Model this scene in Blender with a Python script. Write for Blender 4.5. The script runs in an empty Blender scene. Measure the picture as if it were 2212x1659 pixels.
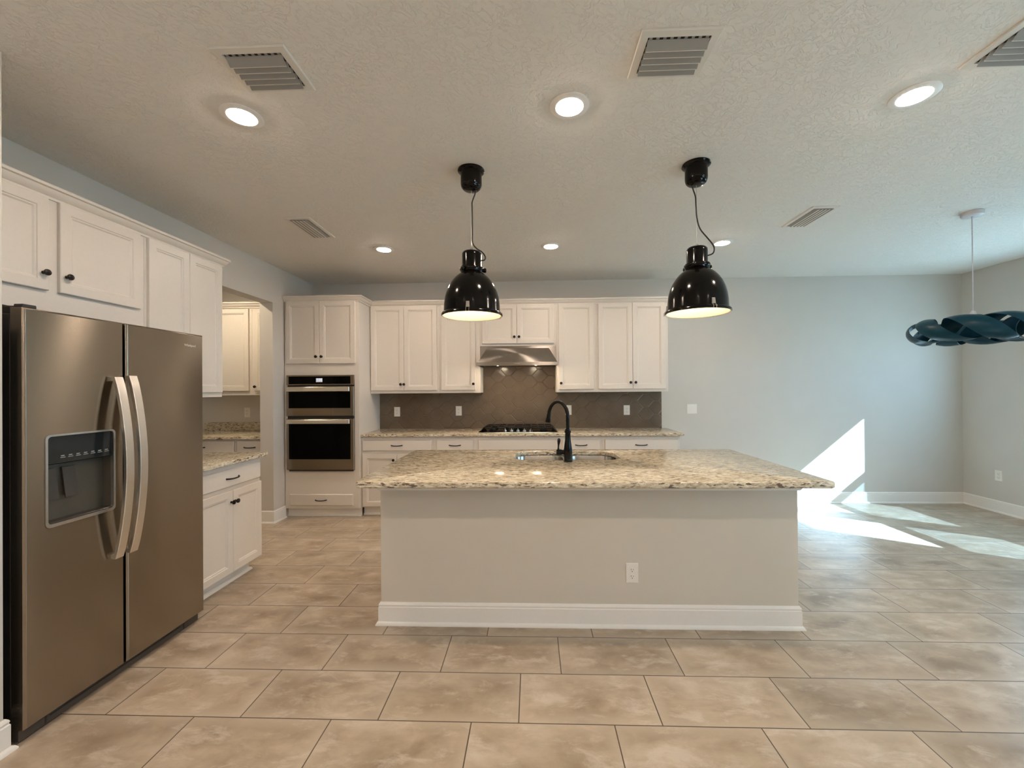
import bpy, bmesh, math, random
from mathutils import Vector, Matrix
random.seed(7)
PI = math.pi
scene = bpy.context.scene
COL = scene.collection

# ------------------------------------------------------------------ camera
def rot_rows(yaw, pitch, roll):
    cy, sy, cp, sp, cr, sr = math.cos(yaw), math.sin(yaw), math.cos(pitch), math.sin(pitch), math.cos(roll), math.sin(roll)
    f = Vector((sy*cp, cy*cp, sp)); r = Vector((cy, -sy, 0)); d = f.cross(r)
    return r*cr + d*sr, d*cr - r*sr, f
CAM_H = 1.43549
cam_data = bpy.data.cameras.new('camera')
cam = bpy.data.objects.new('camera', cam_data); COL.objects.link(cam)
_r, _d, _f = rot_rows(-0.03395, 0.00373, 0.00747)
M4 = Matrix.Identity(4)
for i in range(3):
    M4[i][0] = _r[i]; M4[i][1] = -_d[i]; M4[i][2] = -_f[i]
M4[2][3] = CAM_H
cam.matrix_world = M4
cam_data.sensor_fit = 'HORIZONTAL'; cam_data.sensor_width = 36.0
cam_data.lens = 888.71/2212*36.0
cam_data.shift_x = -(1119.206-1106.0)/2212
cam_data.shift_y = (836.365-829.5)/2212
cam_data.clip_start = 0.05
scene.camera = cam

# ------------------------------------------------------------------ world, sun, exposure
LAMP_COL = (1.0, 0.81, 0.66)
LAMP_POWER = 186.0          # emission strength of the recessed lenses
DAY_COL = (0.40, 0.72, 1.0)
SKY_STRENGTH = 9.3
SUN_STRENGTH = 46.0
scene.view_settings.view_transform = 'Standard'
scene.view_settings.look = 'None'
scene.view_settings.gamma = 1.0
scene.view_settings.use_curve_mapping = False
scene.view_settings.exposure = 0.75
world = bpy.data.worlds.new('sky'); scene.world = world
world.use_nodes = True
bg = world.node_tree.nodes['Background']
bg.inputs[0].default_value = (*DAY_COL, 1); bg.inputs[1].default_value = SKY_STRENGTH
sun_d = bpy.data.lights.new('sun', 'SUN')
sun_d.energy = SUN_STRENGTH; sun_d.color = (0.46, 0.74, 1.0); sun_d.angle = math.radians(0.55)
sun = bpy.data.objects.new('sun', sun_d); COL.objects.link(sun)
sun.location = (12, -4, 9)
sun.rotation_euler = Vector((-1, 0.62, -0.846)).to_track_quat('-Z', 'Y').to_euler()
cy = scene.cycles
cy.use_denoising = True
cy.max_bounces = 12; cy.diffuse_bounces = 6; cy.glossy_bounces = 5; cy.transparent_max_bounces = 8
cy.sample_clamp_indirect = 6.0
cy.caustics_reflective = False; cy.caustics_refractive = False

# ------------------------------------------------------------------ materials
class NT:
    def __init__(s, name):
        s.m = bpy.data.materials.new(name); s.m.use_nodes = True
        s.t = s.m.node_tree; s.b = s.t.nodes['Principled BSDF']; s.out = s.t.nodes['Material Output']
    def n(s, typ, **kw):
        x = s.t.nodes.new(typ)
        for k, v in kw.items(): setattr(x, k, v)
        return x
    def l(s, a, b): s.t.links.new(a, b)
    def val(s, sock, v):
        if hasattr(v, 'is_linked'): s.l(v, sock)
        else: sock.default_value = v
    def math(s, op, a, b=None, c=None):
        x = s.n('ShaderNodeMath', operation=op)
        s.val(x.inputs[0], a)
        if b is not None: s.val(x.inputs[1], b)
        if c is not None: s.val(x.inputs[2], c)
        return x.outputs[0]
    def noise(s, vec, scale, detail=2.0, rough=0.5, dist=0.0):
        x = s.n('ShaderNodeTexNoise'); x.inputs['Scale'].default_value = scale; x.inputs['Detail'].default_value = detail
        x.inputs['Roughness'].default_value = rough; x.inputs['Distortion'].default_value = dist
        if vec is not None: s.l(vec, x.inputs['Vector'])
        return x.outputs['Fac']
    def pos(s): return s.n('ShaderNodeNewGeometry').outputs['Position']
    def mapping(s, vec, scale=(1, 1, 1), loc=(0, 0, 0), rot=(0, 0, 0)):
        x = s.n('ShaderNodeMapping'); x.inputs['Scale'].default_value = scale; x.inputs['Location'].default_value = loc
        x.inputs['Rotation'].default_value = rot; s.l(vec, x.inputs['Vector']); return x.outputs[0]
    def ramp(s, fac, stops, interp='LINEAR'):
        x = s.n('ShaderNodeValToRGB'); cr = x.color_ramp; cr.interpolation = interp
        while len(cr.elements) < len(stops): cr.elements.new(0.5)
        for e, (p, c) in zip(cr.elements, stops):
            e.position = p; e.color = (*c, 1) if len(c) == 3 else c
        s.l(fac, x.inputs[0]); return x.outputs[0]
    def mix(s, fac, a, b, mode='MIX'):
        x = s.n('ShaderNodeMix', data_type='RGBA', blend_type=mode)
        s.val(x.inputs[0], fac)
        for i, v in ((6, a), (7, b)):
            if hasattr(v, 'is_linked'): s.l(v, x.inputs[i])
            else: x.inputs[i].default_value = (*v, 1)
        return x.outputs[2]
    def bump(s, h, strength=0.3, dist=0.01):
        x = s.n('ShaderNodeBump'); x.inputs['Strength'].default_value = strength; x.inputs['Distance'].default_value = dist
        s.l(h, x.inputs['Height']); s.l(x.outputs[0], s.b.inputs['Normal']); return x
    def set(s, **kw):
        for k, v in kw.items():
            k2 = {'base': 'Base Color', 'rough': 'Roughness', 'metal': 'Metallic', 'spec': 'Specular IOR Level', 'coat': 'Coat Weight'}.get(k, k)
            sock = s.b.inputs[k2]
            if hasattr(v, 'is_linked'): s.l(v, sock)
            elif isinstance(v, tuple): sock.default_value = (*v, 1) if len(v) == 3 else v
            else: sock.default_value = v
        return s
def combine(nt, x, y, z):
    c = nt.n('ShaderNodeCombineXYZ')
    for i, v in enumerate((x, y, z)): nt.val(c.inputs[i], v)
    return c.outputs[0]
def plain(name, base, rough=0.5, metal=0.0, spec=0.5, mottled=0.04, coat=0.0, scale=60):
    nt = NT(name)
    f = nt.noise(nt.pos(), scale, 3)
    c = nt.ramp(f, [(0.3, tuple(x*(1-mottled) for x in base)), (0.7, tuple(min(1, x*(1+mottled)) for x in base))])
    nt.set(base=c, rough=rough, metal=metal, spec=spec, coat=coat)
    return nt.m
def emit(name, col, strength):
    nt = NT(name)
    nt.set(base=(0.8, 0.8, 0.8), rough=0.4)
    nt.b.inputs['Emission Color'].default_value = (*col, 1); nt.b.inputs['Emission Strength'].default_value = strength
    return nt.m

MAT = {}
def wall_paint(name, base, bump=0.05, scale=140):
    nt = NT(name)
    p = nt.pos()
    h = nt.noise(p, scale, 3, 0.6)
    v = nt.noise(p, 3.0, 2)
    nt.set(base=nt.ramp(v, [(0.3, tuple(x*0.985 for x in base)), (0.7, tuple(x*1.015 for x in base))]), rough=0.62, spec=0.3)
    nt.bump(h, bump, 0.004)
    return nt.m
MAT['wall'] = wall_paint('painted_drywall', (0.59, 0.565, 0.525))
MAT['island'] = wall_paint('island_paint', (0.62, 0.575, 0.50))
def ceiling_mat():
    nt = NT('skip_trowel_ceiling')
    p = nt.pos()
    warp = nt.noise(p, 9, 3)
    vec = nt.n('ShaderNodeVectorMath', operation='ADD'); nt.l(p, vec.inputs[0])
    sc = nt.n('ShaderNodeVectorMath', operation='SCALE'); sc.inputs[3].default_value = 0.12
    nt.l(combine(nt, warp, warp, 0.0), sc.inputs[0]); nt.l(sc.outputs[0], vec.inputs[1])
    a = nt.noise(vec.outputs[0], 38, 5, 0.62)
    pl = nt.ramp(a, [(0.44, (0, 0, 0)), (0.52, (0.8, 0.8, 0.8)), (0.75, (1, 1, 1))])
    fine = nt.noise(p, 160, 2)
    h = nt.math('ADD', pl, nt.math('MULTIPLY', fine, 0.25))
    nt.set(base=(0.80, 0.775, 0.735), rough=0.8, spec=0.2)
    nt.bump(h, 0.6, 0.0042)
    return nt.m
MAT['ceiling'] = ceiling_mat()
MAT['white_trim'] = plain('white_trim_paint', (0.80, 0.78, 0.74), 0.35, mottled=0.01)
MAT['cabinet'] = plain('white_cabinet_paint', (0.685, 0.635, 0.575), 0.38, mottled=0.012)
MAT['toe'] = MAT['white_trim']

TW, TD, TX0, TY0 = 0.613, 0.308, -0.06843, 1.77002
def floor_mat():
    nt = NT('porcelain_floor_tile')
    p = nt.pos(); sep = nt.n('ShaderNodeSeparateXYZ'); nt.l(p, sep.inputs[0])
    ry = nt.math('DIVIDE', nt.math('SUBTRACT', sep.outputs[1], TY0), TD)
    row = nt.math('FLOOR', ry); fy = nt.math('SUBTRACT', ry, row)
    rx = nt.math('SUBTRACT', nt.math('DIVIDE', nt.math('SUBTRACT', sep.outputs[0], TX0), TW), nt.math('DIVIDE', row, 3.0))
    colm = nt.math('FLOOR', rx); fx = nt.math('SUBTRACT', rx, colm)
    ex = nt.math('MULTIPLY', nt.math('MINIMUM', fx, nt.math('SUBTRACT', 1.0, fx)), TW)
    ey = nt.math('MULTIPLY', nt.math('MINIMUM', fy, nt.math('SUBTRACT', 1.0, fy)), TD)
    e = nt.math('MINIMUM', ex, ey)
    mr = nt.n('ShaderNodeMapRange'); mr.inputs[1].default_value = 0.0018; mr.inputs[2].default_value = 0.0030; nt.l(e, mr.inputs[0])
    tile = mr.outputs[0]
    wn = nt.n('ShaderNodeTexWhiteNoise', noise_dimensions='2D'); nt.l(combine(nt, colm, row, 0.0), wn.inputs['Vector'])
    seed = wn.outputs['Value']
    off = nt.math('MULTIPLY', seed, 37.0)
    v = nt.n('ShaderNodeVectorMath', operation='ADD'); nt.l(p, v.inputs[0]); nt.l(combine(nt, off, nt.math('MULTIPLY', seed, 91.0), off), v.inputs[1])
    q = nt.mapping(v.outputs[0], (1.0, 1.5, 1))
    big = nt.noise(q, 3.6, 6, 0.60, 0.25)
    smudge = nt.noise(nt.mapping(v.outputs[0], (1.0, 2.2, 1), (5, 3, 1), (0, 0, 0.5)), 5.5, 6, 0.68, 0.35)
    base = nt.ramp(big, [(0.32, (0.27, 0.205, 0.145)), (0.45, (0.36, 0.285, 0.205)), (0.57, (0.44, 0.36, 0.27)), (0.70, (0.54, 0.46, 0.365))])
    hi = nt.ramp(smudge, [(0.53, (0, 0, 0)), (0.66, (1, 1, 1))])
    base = nt.mix(nt.math('MULTIPLY', hi, 0.60), base, (0.60, 0.53, 0.445))
    # pale worn band along the tile edges
    edge = nt.n('ShaderNodeMapRange'); edge.inputs[1].default_value = 0.0; edge.inputs[2].default_value = 0.05; edge.inputs[3].default_value = 1; edge.inputs[4].default_value = 0
    nt.l(nt.math('ADD', e, nt.math('MULTIPLY', nt.math('SUBTRACT', big, 0.5), 0.25)), edge.inputs[0])
    base = nt.mix(nt.math('MULTIPLY', edge.outputs[0], 0.35), base, (0.56, 0.49, 0.40))
    tone = nt.math('ADD', 0.90, nt.math('MULTIPLY', seed, 0.2))
    base = nt.mix(1.0, base, combine(nt, tone, tone, tone), 'MULTIPLY')
    colr = nt.mix(tile, (0.085, 0.060, 0.040), base)
    rg = nt.noise(q, 14, 3)
    nt.set(base=colr, rough=nt.math('ADD', 0.27, nt.math('MULTIPLY', rg, 0.16)), spec=0.5)
    grain = nt.noise(p, 220, 2)
    nt.bump(nt.math('ADD', tile, nt.math('MULTIPLY', grain, 0.06)), 0.35, 0.0015)
    return nt.m
MAT['floor'] = floor_mat()

def granite_mat(name='cream_granite', rz=0.0):
    nt = NT(name)
    p0 = nt.pos()
    p = nt.mapping(p0, (1, 1, 1), (0, 0, 0), (0, 0, rz))
    cloud = nt.noise(p, 4.5, 3, 0.5)
    st = nt.mapping(p, (0.42, 1.5, 1.5))
    big = nt.noise(st, 52, 5, 0.70, 0.3)
    base = nt.ramp(big, [(0.36, (0.30, 0.24, 0.165)), (0.46, (0.50, 0.43, 0.315)), (0.55, (0.66, 0.60, 0.47)), (0.66, (0.77, 0.72, 0.60))])
    base = nt.mix(nt.math('MULTIPLY', nt.ramp(cloud, [(0.42, (0, 0, 0)), (0.62, (1, 1, 1))]), 0.30), base, (0.62, 0.55, 0.44), 'MULTIPLY')
    fl = nt.noise(nt.mapping(p, (0.40, 1.5, 1.5), (3, 7, 1)), 66, 3, 0.55, 0.25)
    thr = nt.math('SUBTRACT', fl, nt.math('MULTIPLY', nt.math('SUBTRACT', nt.noise(nt.mapping(p, (1, 1, 1), (9, 9, 4)), 6, 2), 0.5), -0.16))
    dark = nt.ramp(thr, [(0.585, (0, 0, 0)), (0.612, (1, 1, 1))])
    base = nt.mix(nt.math('MULTIPLY', dark, 0.90), base, (0.070, 0.050, 0.040))
    fl2 = nt.noise(nt.mapping(p, (0.5, 1.4, 1.4), (13, 2, 5)), 110, 3, 0.6, 0.3)
    d2 = nt.ramp(fl2, [(0.56, (0, 0, 0)), (0.66, (1, 1, 1))])
    base = nt.mix(nt.math('MULTIPLY', d2, 0.5), base, (0.26, 0.18, 0.11))
    nt.set(base=base, rough=0.15, spec=0.5)
    return nt.m
MAT['granite'] = granite_mat()
MAT['granite_side'] = granite_mat('cream_granite_turned', 1.45)

def backsplash_mat():
    nt = NT('taupe_hex_tile')
    p = nt.pos(); sep = nt.n('ShaderNodeSeparateXYZ'); nt.l(p, sep.inputs[0])
    DX, H, FL, SX = 0.1319, 0.1635, 0.029, 0.1029
    X = nt.math('SUBTRACT', sep.outputs[0], -0.4275); Z = nt.math('SUBTRACT', sep.outputs[2], 1.60)
    nxl = math.hypot(H/2, SX-FL); nx, nz = (H/2)/nxl, (SX-FL)/nxl; c = nx*SX
    ms = []; ids = []
    for ox, oz in ((0, 0), (DX, H/2)):
        u = nt.math('DIVIDE', nt.math('SUBTRACT', X, ox), 2*DX); v = nt.math('DIVIDE', nt.math('SUBTRACT', Z, oz), H)
        iu = nt.math('ROUND', u); iv = nt.math('ROUND', v)
        lx = nt.math('ABSOLUTE', nt.math('MULTIPLY', nt.math('SUBTRACT', u, iu), 2*DX))
        lz = nt.math('ABSOLUTE', nt.math('MULTIPLY', nt.math('SUBTRACT', v, iv), H))
        d = nt.math('MAXIMUM', nt.math('SUBTRACT', lz, H/2), nt.math('SUBTRACT', nt.math('ADD', nt.math('MULTIPLY', lx, nx), nt.math('MULTIPLY', lz, nz)), c))
        ms.append(d)
    d = nt.math('MINIMUM', ms[0], ms[1])
    which = nt.math('LESS_THAN', ms[0], ms[1])
    g = nt.n('ShaderNodeMapRange', interpolation_type='SMOOTHSTEP'); g.inputs[1].default_value = -0.0032; g.inputs[2].default_value = -0.0012; nt.l(d, g.inputs[0])
    gr = g.outputs[0]
    h = nt.n('ShaderNodeMapRange', interpolation_type='SMOOTHSTEP'); h.inputs[1].default_value = -0.007; h.inputs[2].default_value = -0.001; h.inputs[3].default_value = 1; h.inputs[4].default_value = 0
    nt.l(d, h.inputs[0])
    tone = nt.noise(p, 5, 2)
    base = nt.ramp(tone, [(0.3, (0.128, 0.094, 0.065)), (0.7, (0.156, 0.117, 0.083))])
    nt.set(base=nt.mix(nt.math('MULTIPLY', gr, 0.8), base, (0.20, 0.155, 0.11)), rough=0.20, spec=0.5)
    wav = nt.noise(p, 7, 2)
    nt.bump(nt.math('ADD', h.outputs[0], nt.math('MULTIPLY', wav, 0.8)), 0.9, 0.005)
    return nt.m
MAT['backsplash'] = backsplash_mat()

def steel_mat(name, base=(0.56, 0.52, 0.47), rough=0.27, aniso=0.75, horizontal=True):
    nt = NT(name)
    nt.set(base=base, metal=1.0, rough=rough)
    nt.b.inputs['Anisotropic'].default_value = aniso; nt.b.inputs['Anisotropic Rotation'].default_value = 0.25 if horizontal else 0.0
    tg = nt.n('ShaderNodeTangent'); tg.direction_type = 'RADIAL'; tg.axis = 'Z'
    nt.l(tg.outputs[0], nt.b.inputs['Tangent'])
    return nt.m
MAT['steel'] = steel_mat('brushed_stainless', (0.31, 0.27, 0.218), 0.225, 1.0)
MAT['steel_dark'] = steel_mat('oven_stainless', (0.28, 0.23, 0.175), 0.26, 0.9)
MAT['steel_bright'] = steel_mat('handle_stainless', (0.80, 0.76, 0.70), 0.34, 0.5)
MAT['steel_hood'] = steel_mat('hood_stainless', (0.36, 0.33, 0.295), 0.33, 0.95)
MAT['sink'] = steel_mat('sink_stainless', (0.50, 0.47, 0.43), 0.22, 0.3)
MAT['knob_steel'] = plain('satin_knob_steel', (0.62, 0.60, 0.57), 0.3, 1.0)
MAT['dark_case'] = plain('dark_grey_case_paint', (0.022, 0.019, 0.018), 0.5)
MAT['grille'] = plain('dark_brown_plastic', (0.055, 0.046, 0.040), 0.45)
MAT['gloss_black'] = plain('gloss_black_enamel', (0.0025, 0.0022, 0.002), 0.13, spec=0.22)
MAT['black_glass'] = plain('black_oven_glass', (0.001, 0.001, 0.001), 0.05, spec=0.08)
MAT['panel_glass'] = plain('dark_teal_panel_glass', (0.010, 0.014, 0.017), 0.12)
MAT['recess'] = plain('grey_dispenser_plastic', (0.085, 0.073, 0.055), 0.40)
MAT['recess_dark'] = plain('dark_dispenser_paddle', (0.045, 0.038, 0.032), 0.3)
MAT['bronze'] = plain('oil_rubbed_bronze', (0.011, 0.007, 0.006), 0.36, 0.0, spec=0.3)
MAT['faucet'] = plain('black_bronze_faucet', (0.003, 0.0027, 0.0023), 0.16, 0.0, spec=0.25)
MAT['iron'] = plain('cast_iron', (0.006, 0.005, 0.0045), 0.5, spec=0.25)
MAT['black_plastic'] = plain('black_plastic', (0.008, 0.008, 0.008), 0.35)
MAT['cord'] = plain('black_cord', (0.006, 0.006, 0.006), 0.6)
MAT['wire'] = plain('steel_wire', (0.45, 0.43, 0.40), 0.35, 1.0)
MAT['clip'] = plain('grey_clip_metal', (0.30, 0.28, 0.25), 0.4, 0.7)
MAT['lamp_white'] = plain('white_enamel_lining', (0.84, 0.78, 0.66), 0.5)
MAT['plate'] = plain('white_plate_plastic', (0.80, 0.77, 0.72), 0.35, mottled=0.01)
MAT['slot'] = plain('dark_socket_slot', (0.02, 0.015, 0.012), 0.6)
MAT['slot_round'] = MAT['slot']
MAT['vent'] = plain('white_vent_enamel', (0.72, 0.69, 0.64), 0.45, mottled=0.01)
MAT['blade'] = plain('vent_enamel_painted_shade', (0.30, 0.29, 0.275), 0.5, mottled=0.01)  # vent enamel darkened; shade on the blade faces is put into the colour
MAT['duct'] = plain('dark_duct', (0.02, 0.016, 0.014), 0.8)
MAT['lens'] = emit('lit_lamp_lens', LAMP_COL, LAMP_POWER)
MAT['bulb'] = emit('lit_bulb', (1.0, 0.80, 0.50), 34.0)
MAT['hood_lens'] = emit('lit_hood_lens', (1.0, 0.80, 0.56), 125.0)
MAT['pantry_lens'] = emit('lit_pantry_lens', (1.0, 0.82, 0.60), 270.0)
MAT['clock_back'] = emit('clock_backlight', (0.02, 0.06, 0.18), 0.25)
MAT['clock_digit'] = emit('clock_digits', (0.38, 0.62, 1.0), 0.55)
MAT['logo'] = plain('pale_logo_metal', (0.72, 0.70, 0.66), 0.35, 0.6)
MAT['mark'] = plain('pale_panel_print', (0.30, 0.32, 0.33), 0.5)
MAT['ring_white'] = plain('white_lamp_ring', (0.86, 0.84, 0.82), 0.4, mottled=0.01)
MAT['blue_lamp'] = plain('dark_teal_veneer', (0.002, 0.038, 0.062), 0.36, spec=0.25, mottled=0.15, scale=25)
MAT['blue_bulb'] = plain('unlit_frosted_bulb', (0.80, 0.80, 0.80), 0.3)
MAT['pale_cord'] = plain('pale_grey_cord', (0.60, 0.60, 0.66), 0.4)
MAT['pale_metal'] = plain('pale_grey_canopy', (0.60, 0.58, 0.60), 0.4)
MAT['vinyl'] = plain('white_window_vinyl', (0.80, 0.80, 0.80), 0.4)
MAT['ground'] = plain('lawn_and_paving', (0.46, 0.46, 0.42), 0.9, mottled=0.2, scale=2)
def glass_mat():
    nt = NT('window_glass')
    tr = nt.n('ShaderNodeBsdfTransparent'); tr.inputs[0].default_value = (0.95, 0.97, 0.97, 1)
    gl = nt.n('ShaderNodeBsdfGlossy'); gl.inputs['Roughness'].default_value = 0.02
    mx = nt.n('ShaderNodeMixShader'); mx.inputs[0].default_value = 0.06
    nt.l(tr.outputs[0], mx.inputs[1]); nt.l(gl.outputs[0], mx.inputs[2]); nt.l(mx.outputs[0], nt.out.inputs[0]); return nt.m
MAT['glass'] = glass_mat()
def screen_mat():
    nt = NT('insect_screen_mesh')
    tr = nt.n('ShaderNodeBsdfTransparent'); df = nt.n('ShaderNodeBsdfDiffuse'); df.inputs[0].default_value = (0.05, 0.05, 0.05, 1)
    mx = nt.n('ShaderNodeMixShader'); mx.inputs[0].default_value = 0.62
    nt.l(tr.outputs[0], mx.inputs[1]); nt.l(df.outputs[0], mx.inputs[2]); nt.l(mx.outputs[0], nt.out.inputs[0]); return nt.m
MAT['screen'] = screen_mat()

# ------------------------------------------------------------------ mesh builder
class MB:
    def __init__(s): s.bm = bmesh.new()
    def box(s, x0, x1, y0, y1, z0, z1, bev=0.0, seg=1):
        vs = [s.bm.verts.new(p) for p in ((x0,y0,z0),(x1,y0,z0),(x1,y1,z0),(x0,y1,z0),(x0,y0,z1),(x1,y0,z1),(x1,y1,z1),(x0,y1,z1))]
        fs = [s.bm.faces.new([vs[i] for i in q]) for q in ((0,3,2,1),(4,5,6,7),(0,1,5,4),(1,2,6,5),(2,3,7,6),(3,0,4,7))]
        if bev:
            es = list({e for f in fs for e in f.edges})
            bmesh.ops.bevel(s.bm, geom=es, offset=bev, segments=seg, affect='EDGES', profile=0.5)
        return s
    def rings(s, rings, cap0=True, cap1=True, closed=True):
        R = [[s.bm.verts.new(p) for p in r] for r in rings]
        n = len(R[0])
        for a, b in zip(R[:-1], R[1:]):
            for i in range(n if closed else n-1):
                j = (i+1) % n
                try: s.bm.faces.new((a[i], a[j], b[j], b[i]))
                except ValueError: pass
        if cap0: s.bm.faces.new(R[0][::-1])
        if cap1: s.bm.faces.new(R[-1])
        return s
    def lathe(s, prof, c=(0, 0, 0), seg=32, axis='z', cap0=False, cap1=False):
        rings = []
        for r, h in prof:
            r = max(r, 1e-5); ring = []
            for i in range(seg):
                a = 2*PI*i/seg; u, v = r*math.cos(a), r*math.sin(a)
                if axis == 'z': p = (c[0]+u, c[1]+v, c[2]+h)
                elif axis == 'y': p = (c[0]+u, c[1]+h, c[2]+v)
                else: p = (c[0]+h, c[1]+u, c[2]+v)
                ring.append(p)
            rings.append(ring)
        return s.rings(rings, cap0, cap1)
    def tube(s, pts, rad, seg=10, caps=True):
        pts = [Vector(p) for p in pts]; n = len(pts)
        if not hasattr(rad, '__len__'): rad = [rad]*n
        t0 = (pts[1]-pts[0]).normalized()
        ref = Vector((0, 0, 1)) if abs(t0.z) < 0.9 else Vector((1, 0, 0))
        u = t0.cross(ref).normalized(); rings = []
        for i in range(n):
            t = (pts[min(i+1, n-1)]-pts[max(i-1, 0)]).normalized()
            u = (u - t*u.dot(t)).normalized(); v = t.cross(u)
            rings.append([tuple(pts[i]+(u*math.cos(2*PI*k/seg)+v*math.sin(2*PI*k/seg))*rad[i]) for k in range(seg)])
        return s.rings(rings, caps, caps)
    def panel(s, fn, u0, u1, v0, v1, prof, back=True):
        """nested rectangles: prof = [(inset, n)], last one is filled"""
        rings = [[fn(u0+i, v0+i, n), fn(u1-i, v0+i, n), fn(u1-i, v1-i, n), fn(u0+i, v1-i, n)] for i, n in prof]
        return s.rings(rings, back, True)
    def quad(s, pts):
        s.bm.faces.new([s.bm.verts.new(p) for p in pts]); return s
    def fill(s, loops, z):
        """horizontal flat face with holes at height z"""
        es = []; out = []
        for lp in loops:
            vs = [s.bm.verts.new((x, y, z)) for x, y in lp]; out.append(vs)
            for i in range(len(vs)): es.append(s.bm.edges.new((vs[i], vs[(i+1) % len(vs)])))
        bmesh.ops.triangle_fill(s.bm, edges=es, use_beauty=True, use_dissolve=False, normal=(0, 0, 1))
        return out
    def sweep(s, path, prof, side=1):
        """sweep a profile [(outward, z)] along a plan polyline; outward is to the right of travel when side=1"""
        P = [Vector(p) for p in path]; n = len(P); rings = []
        for i in range(n):
            d1 = (P[i]-P[i-1]).normalized() if i > 0 else None
            d2 = (P[i+1]-P[i]).normalized() if i < n-1 else None
            n1 = Vector((d1.y, -d1.x))*side if d1 else None; n2 = Vector((d2.y, -d2.x))*side if d2 else None
            if n1 and n2:
                m = (n1+n2); m = m/(1+n1.dot(n2))
            else: m = n1 or n2
            rings.append([(P[i].x+m.x*o, P[i].y+m.y*o, z) for o, z in prof])
        return s.rings(rings, True, True)
    def build(s, name, mat, parent=None, smooth=35, label=None):
        bmesh.ops.remove_doubles(s.bm, verts=s.bm.verts, dist=1e-6)
        bmesh.ops.recalc_face_normals(s.bm, faces=s.bm.faces)
        me = bpy.data.meshes.new(name)
        if parent is not None:
            o = parent; off = Vector((0, 0, 0))
            while o is not None: off += o.location; o = o.parent
            bmesh.ops.translate(s.bm, vec=-off, verts=s.bm.verts)
        s.bm.to_mesh(me); s.bm.free()
        me.materials.append(MAT[mat] if isinstance(mat, str) else mat)
        if smooth:
            me.shade_smooth(); me.set_sharp_from_angle(angle=math.radians(smooth))
        ob = bpy.data.objects.new(name, me); COL.objects.link(ob)
        if parent is not None: ob.parent = parent
        if label: ob['label'] = label
        return ob
def tag(o, label, cat, group=None):
    o['label'] = label; o['category'] = cat
    if group: o['group'] = group
    return o
def empty(name, loc, label, cat, group=None):
    o = bpy.data.objects.new(name, None); COL.objects.link(o)
    o.location = loc; o.empty_display_size = 0.05
    return tag(o, label, cat, group)
def struct(o, label=None):
    o['kind'] = 'structure'
    if label: o['label'] = label
    return o
def copy_tree(o, parent=None):
    c = o.copy(); COL.objects.link(c)
    if parent is not None: c.parent = parent
    for ch in list(o.children): copy_tree(ch, c)
    return c
def rrect(x0, x1, y0, y1, r, seg=8):
    pts = []
    for cx, cy_, a0 in ((x1-r, y0+r, -PI/2), (x1-r, y1-r, 0), (x0+r, y1-r, PI/2), (x0+r, y0+r, PI)):
        for k in range(seg+1):
            a = a0 + PI/2*k/seg
            pts.append((cx+r*math.cos(a), cy_+r*math.sin(a)))
    return pts
def text_mesh(name, body, size, mat, parent, mw, depth=0.0006, bold=0.0):
    cu = bpy.data.curves.new(name, 'FONT'); cu.body = body; cu.size = size; cu.extrude = depth; cu.offset = bold
    cu.align_x = 'CENTER'; cu.align_y = 'CENTER'; cu.resolution_u = 4
    tmp = bpy.data.objects.new(name, cu); COL.objects.link(tmp)
    dg = bpy.context.evaluated_depsgraph_get(); dg.update()
    me = bpy.data.meshes.new_from_object(tmp.evaluated_get(dg))
    bpy.data.objects.remove(tmp)
    off = Vector((0, 0, 0)); o = parent
    while o is not None: off += o.location; o = o.parent
    me.transform(Matrix.Translation(-off) @ mw)
    me.materials.clear(); me.materials.append(MAT[mat])
    ob = bpy.data.objects.new(name, me); COL.objects.link(ob); ob.parent = parent
    return ob
def face_back(Y): return lambda u, v, n: (u, Y-n, v)       # front faces the camera (-y)
def face_left(X): return lambda u, v, n: (X+n, u, v)       # front faces +x
def face_far(Y): return lambda u, v, n: (u, Y+n, v)        # front faces +y

# ------------------------------------------------------------------ room shell
XL, XR, YB, ZC, YF = -2.806, 5.25, 5.204, 2.797, -5.0
struct(MB().box(-4.75, 5.45, YF-0.15, 5.35, -0.12, 0.0).build('floor', 'floor', smooth=0), 'beige porcelain tile floor in staggered rows')
struct(MB().box(-4.75, 5.45, YF-0.15, 5.35, ZC, ZC+0.12).build('ceiling', 'ceiling', smooth=0), 'cream skip-trowel textured ceiling')
struct(MB().box(-2.95, 5.45, YB, 5.35, 0, ZC).build('wall_back', 'wall', smooth=0), 'greige painted back wall behind the cooktop run')
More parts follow.
